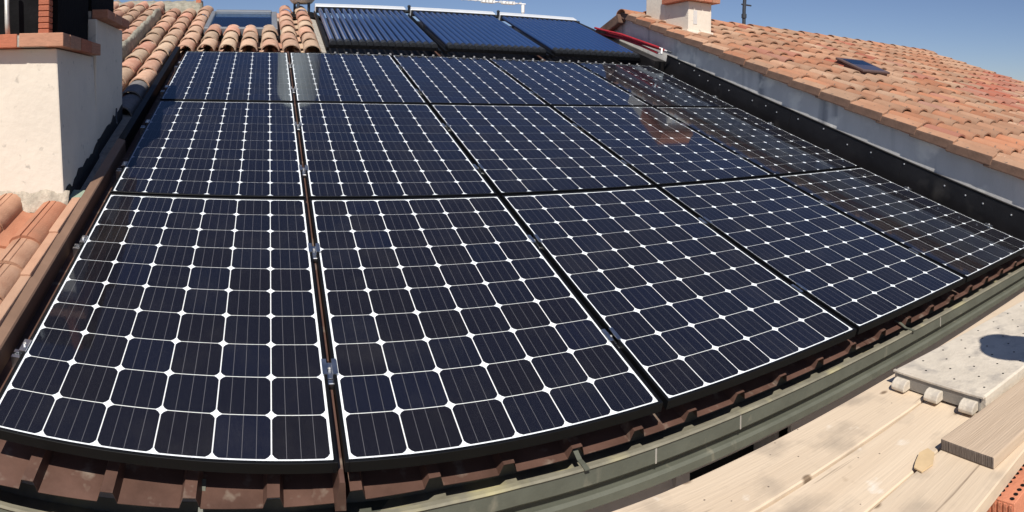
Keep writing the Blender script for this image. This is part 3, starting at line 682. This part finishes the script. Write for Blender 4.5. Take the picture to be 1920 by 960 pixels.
# ------------------------------------------------------------------ things on the ridge
cw_ = thing('roof_tank', 'white round tank on dark legs standing on the ridge above the clay tiles', 'tank', T(roof(1.265, 7.5, -.10)))
build(MB().lathe([(.10, .16), (.135, .165), (.15, .18), (.30, .36), (.31, .40), (.31, 1.50), (.26, 1.60), (.06, 1.66)], 28), 'drum', 'tank_grey', cw_, smooth=True, flat_angle=.9)
for a in (.5, 2.6, 4.2, 5.6):
    build(MB().box(-.018, .018, -.01, .01, .0, .17), 'leg', 'dark_mast', cw_, T((.115 * math.cos(a), .115 * math.sin(a), .0)) @ Matrix.Rotation(a + 1.57, 4, 'Z'))
build(MB().hexa([(-.24, -.25, -.06), (.27, -.25, -.06), (.27, .2, -.03), (-.24, .2, -.03)], [(-.13, -.15, .03), (.13, -.15, .03), (.13, .15, .03), (-.13, .15, .03)]), 'lead_base', 'black_metal', cw_, bev=.01, seg=2)
an = thing('tv_aerial', 'white slender television aerial on a mast behind the tube collectors', 'aerial', T((5.05, 8.5, 1.55)))
build(MB().tube([(0, 0, -.2), (0, 0, .98)], .02, 10).tube([(0, 0, .92), (0, 0, 1.05)], .03, 10), 'mast', 'white_paint', an, smooth=True, flat_angle=.8)
build(MB().tube([(.05, 0, 1.07), (-1.35, .05, 1.085)], .011, 8), 'boom', 'white_paint', an)
for k in range(11):
    x = -.10 - k * .12; l = .16 if k < 5 else .12
    el = MB().tube([(x, -l, 1.07 - .01 * x), (x, l, 1.07 - .01 * x)], .006, 6)
    if k in (1, 2, 4, 5): el.box(x - .05, x + .05, -.05, .05, 1.045, 1.09)
    build(el, 'element', 'white_paint', an)
rb = build(MB().box(0, .07, 0, .06, 0, .2), 'ridge_brick', 'brick', None, T(roof(-.20, 7.56, .04)), bev=.006); tag(rb, 'small dark red brick standing on the ridge mortar', 'brick')
fh = thing('far_house', 'distant house with pale orange roof glimpsed past the tube collectors', 'house', T((11, 18, -7)))
build(MB().box(-4, 4, -3, 3, 0, 9.2), 'wall', 'far_wall', fh)
build(MB().prism([(-3.3, 9.2), (0, 10.15), (3.3, 9.2)], -4.3, 4.3), 'roof', 'new_terracotta', fh)

# ------------------------------------------------------------------ scaffold planks and what lies on them
def plank(x0, x1, y0, y1, zt, th, m, bow=0.):
    nseg = 24; vs = []; fs = []
    for i in range(nseg + 1):
        x = x0 + (x1 - x0) * i / nseg
        e = [random.uniform(-.002, .002) for _ in range(4)]
        vs += [(x, y0 + e[0], zt - th), (x, y1 + e[1], zt - th), (x, y1 + e[1], zt + e[2] * .4), (x, y0 + e[0], zt + e[3] * .4)]
    for i in range(nseg):
        a = i * 4; b = a + 4
        fs += [(a, a + 1, b + 1, b)[::-1], (a + 1, a + 2, b + 2, b + 1)[::-1], (a + 2, a + 3, b + 3, b + 2)[::-1], (a + 3, a, b, b + 3)[::-1]]
    fs += [(0, 1, 2, 3), (nseg * 4 + 3, nseg * 4 + 2, nseg * 4 + 1, nseg * 4)]
    return MB().add(vs, fs).mesh('scaffold_plank', m, bev=.004)
random.seed(11)
for k, (y0, y1, lb, dz) in enumerate(((-.466, -.252, 'pale wooden scaffold plank lying next to the green gutter', 0), (-.682, -.472, 'middle pale wooden scaffold plank between the two outer planks', -.004), (-.925, -.692, 'outer pale wooden scaffold plank under the short weathered board', .003))):
    me = plank(-.6, 5.2, y0, y1, -.10 + dz, .045, 'plank_wood')
    o = link('scaffold_plank', me, None, T((0, 0, 0)) @ Matrix.Rotation(.0, 4, 'Z')); tag(o, lb, 'plank', 'wooden scaffold planks')
# perforated steel deck with hooks
dk = thing('steel_deck', 'pale galvanised steel scaffold deck with small holes and end hooks', 'scaffold deck', T((2.80, -.71, -.096)) @ Matrix.Rotation(-.075, 4, 'Z'))
DW = .40
top = MB(); top.prism([(0, 0), (0, .052), (.008, .057), (DW - .008, .057), (DW, .052), (DW, 0)], .012, 2.4, 'x').box(-.002, .012, .002, DW - .002, .0505, .0565)
build(top, 'plate', 'steel_deck', dk)
hole = MB().lathe([(.0045, 0), (.0045, .001)], 8).mesh('hole', 'soot')
for i in range(18):
    for j in range(6):
        if (i + j) % 2 == 0: link('hole', hole, dk, T((.07 + i * .07, .04 + j * .064, .0566)))
build(MB().box(.002, .0118, .02, DW - .02, .002, .050), 'end_plate', 'dark_zinc', dk)
hk = MB().sheet([(.055, .046), (.02, .050), (-.012, .044), (-.032, .026), (-.036, .008), (-.030, .0015)], 0, .074, .005, 'y')
hkm = MB()
for (p, q) in ((0, 1),):
    prof = [(.0018, .036), (-.006, .040), (-.022, .038), (-.036, .029), (-.043, .016), (-.041, .004), (-.028, .003), (.0018, .006)]
    hkm.prism(prof, 0, .058, 'y')
hkme = hkm.mesh('hook', 'steel_deck', bev=.004, seg=2)
for y in (.022, .170, .318): link('hook', hkme, dk, T((0, y, 0)))
# short weathered board
bd = build(MB().box(0, 1.1, 0, .192, 0, .036), 'weathered_board', ['old_wood', 'end_grain'], None, T((2.505, -.888, -.0965)) @ Matrix.Rotation(-.10, 4, 'Z'), bev=.005, seg=2)
for p in bd.data.polygons:
    if p.normal.x < -.8: p.material_index = 1
tag(bd, 'short weathered brown board with dark sawn end on the outer plank', 'board')
cb = build(MB().prism([(0, 0), (.05, -.012), (.11, .01), (.125, .04), (.09, .052), (.04, .04), (.01, .03)], 0, .004, 'z'), 'cardboard_scrap', 'cardboard', None, T((2.385, -.715, -.0945)) @ Matrix.Rotation(.1, 4, 'Z')); tag(cb, 'torn yellow cardboard scrap beside the weathered board', 'scrap')
# hollow clay bricks on the lower platform
random.seed(5)
hb = thing('hollow_brick', 'orange hollow clay brick with a row of holes below the planks', 'brick', T((2.475, -.968, -.402)) @ Matrix.Rotation(-.03, 4, 'Z'))
build(MB().box(0, .50, 0, .25, 0, .245), 'body', 'hollow_brick', hb, bev=.002)
rib = MB().box(-.0035, .0, 0, .009, .006, .238).mesh('rib', 'hollow_brick')
for k in range(14): link('rib', rib, hb, T((0, .006 + k * .0175, 0)))
hh = MB().lathe([(.0075, 0), (.0075, .0012)], 10).mesh('hole', 'soot')
for a in range(20):
    for b in range(6): link('hole', hh, hb, T((.018 + a * .0245, .016 + b * .042, .2445)))
# lower platform and scaffold frame
for k in range(4):
    me = plank(-.6, 5.2, -1.95 + k * .255, -1.70 + k * .255, -.70, .045, 'plank_wood') if k != 3 else plank(1.6, 5.2, -1.05, -.80, -.403, .045, 'plank_wood')
    o = link('scaffold_plank', me); tag(o, ['lower scaffold plank farthest from the house', 'second lower scaffold plank from outside', 'lower scaffold plank nearest the upper planks', 'half-height scaffold plank carrying the hollow brick'][k], 'plank', 'wooden scaffold planks')
for k, x in enumerate((-.3, 1.95, 4.9)):
    sf = thing('scaffold', ['steel scaffold frame below the plank ends by the tile field', 'steel scaffold frame below the middle of the planks', 'steel scaffold frame below the steel deck'][k], 'scaffold', T((x, -1.1, -7)), 'scaffold frames')
    for y in (-.85, .78): build(MB().tube([(0, y, 0), (0, y, 6.84 if y > 0 else 6.24)], .024, 10), 'upright', 'zinc', sf, smooth=True, flat_angle=.8)
    build(MB().tube([(0, -.1, 6.83), (0, .86, 6.83)], .024, 10), 'transom', 'zinc', sf, smooth=True, flat_angle=.8)
    build(MB().tube([(0, -.9, 6.23), (0, .80, 6.23)], .024, 10), 'transom', 'zinc', sf, smooth=True, flat_angle=.8)
    build(MB().tube([(0, -.05, 6.20), (0, -.05, 6.84)], .024, 10), 'upright', 'zinc', sf, smooth=True, flat_angle=.8)
    build(MB().tube([(0, -.1, 6.529), (0, .35, 6.529)], .022, 10), 'transom', 'zinc', sf, smooth=True, flat_angle=.8)
    build(MB().tube([(0, .33, 6.20), (0, .33, 6.55)], .022, 10), 'upright', 'zinc', sf, smooth=True, flat_angle=.8)

# ------------------------------------------------------------------ a bystander on the lower platform, just out of frame (the shadow on the steel deck)
def bystander(loc, rz):
    J = {'pelvis': (0, 0, .95, .15, .11), 'waist': (0, .0, 1.12, .14, .10), 'chest': (0, .0, 1.32, .17, .115), 'neck0': (0, .0, 1.47, .075, .065), 'neck1': (0, .015, 1.54, .055, .055), 'head0': (0, .03, 1.60, .075, .085), 'head1': (0, .025, 1.70, .078, .095), 'head2': (0, .02, 1.755, .055, .065)}
    E_ = [('pelvis', 'waist'), ('waist', 'chest'), ('chest', 'neck0'), ('neck0', 'neck1'), ('neck1', 'head0'), ('head0', 'head1'), ('head1', 'head2')]
    for s, n in ((1, 'r'), (-1, 'l')):
        J.update({'sh' + n: (.18 * s, 0, 1.42, .062, .062), 'el' + n: (.25 * s, -.03, 1.15, .045, .045), 'wr' + n: (.22 * s, .16, .98, .030, .028), 'pa' + n: (.20 * s, .235, .955, .038, .018),
                  'hp' + n: (.095 * s, 0, .90, .085, .09), 'kn' + n: (.11 * s, .01, .50, .060, .062), 'an' + n: (.115 * s, -.02, .09, .042, .045), 'he' + n: (.118 * s, .02, .045, .045, .040), 'to' + n: (.13 * s, .15, .035, .042, .028)})
        E_ += [('chest', 'sh' + n), ('sh' + n, 'el' + n), ('el' + n, 'wr' + n), ('wr' + n, 'pa' + n), ('pelvis', 'hp' + n), ('hp' + n, 'kn' + n), ('kn' + n, 'an' + n), ('an' + n, 'he' + n), ('he' + n, 'to' + n)]
        for f in range(5):
            if f < 4:
                b = Vector((.20 * s + (f - 1.5) * .019, .262, .953)); ln = (.068, .078, .074, .058)[f]
                c = [b, b + Vector((0, ln * .55, -.012)), b + Vector((0, ln * .85, -.045))]
            else:
                b = Vector((.20 * s - .036 * s, .222, .955)); c = [b, b + Vector((-.022 * s, .03, -.008)), b + Vector((-.026 * s, .06, -.022))]
            pv = 'pa' + n
            for q, v in enumerate(c): J['f%s%d%d' % (n, f, q)] = (*v, .0095 - .001 * q, .0095 - .001 * q); E_.append((pv, 'f%s%d%d' % (n, f, q))); pv = 'f%s%d%d' % (n, f, q)
    K = list(J); me = bpy.data.meshes.new('body'); me.from_pydata([J[k][:3] for k in K], [(K.index(a), K.index(b)) for a, b in E_], [])
    o = bpy.data.objects.new('tmp', me); C.objects.link(o)
    md = o.modifiers.new('skin', 'SKIN'); md.use_smooth_shade = True
    for i, k in enumerate(K): me.skin_vertices[0].data[i].radius = J[k][3:]; me.skin_vertices[0].data[i].use_root = (k == 'pelvis')
    sb = o.modifiers.new('sub', 'SUBSURF'); sb.levels = 2; sb.render_levels = 2
    bpy.context.view_layer.update()
    body = bpy.data.meshes.new_from_object(o.evaluated_get(bpy.context.evaluated_depsgraph_get()))
    bpy.data.objects.remove(o)
    body.materials.clear()
    for m in ('skin', 'shirt', 'trousers', 'dark_mast'): body.materials.append(MATS[m])
    for p in body.polygons:
        c = p.center
        p.material_index = 3 if c.z < .085 else 2 if (c.z < .99 and abs(c.x) < .19 and c.y < .13) else 1 if (c.z < 1.485 and c.z > 1.10 or (c.z >= .99 and abs(c.x) < .17 and c.y < .12 and c.z < 1.485)) else 0
        p.use_smooth = True
    t = thing('person', 'person in dark blue shirt and sun hat standing beside the steel deck', 'person', T(loc) @ Matrix.Rotation(rz, 4, 'Z'))
    link('body', body, t)
    build(MB().lathe([(.135, 1.73), (.14, 1.735), (.105, 1.755), (.098, 1.80), (.085, 1.845), (.04, 1.86)], 24, (0, .02, 0)), 'hat', 'hat', t, smooth=True)
    build(MB().lathe([(.083, 1.64), (.094, 1.70), (.094, 1.73)], 20, (0, .005, 0)), 'hair', 'hair', t, smooth=True)
    for s in (-1, 1):
        build(MB().lathe([(.002, -.009), (.010, 0), (.002, .009)], 10, (.032 * s, .108, 1.665)), 'eye', 'hair', t, smooth=True)
        build(MB().lathe([(.004, -.03), (.014, .0), (.004, .028)], 8, (.082 * s, .02, 1.655)), 'ear', 'skin', t, smooth=True)
    build(MB().hexa([(-.014, .10, 1.615), (.014, .10, 1.615), (.009, .135, 1.617), (-.009, .135, 1.617)], [(-.006, .10, 1.672), (.006, .10, 1.672), (.004, .112, 1.672), (-.004, .112, 1.672)]), 'nose', 'skin', t, bev=.003, seg=2)
    build(MB().box(-.022, .022, .10, .112, 1.582, 1.592), 'mouth', 'red_pipe', t, bev=.003)
bystander((2.87, -1.47, -.70), .5)
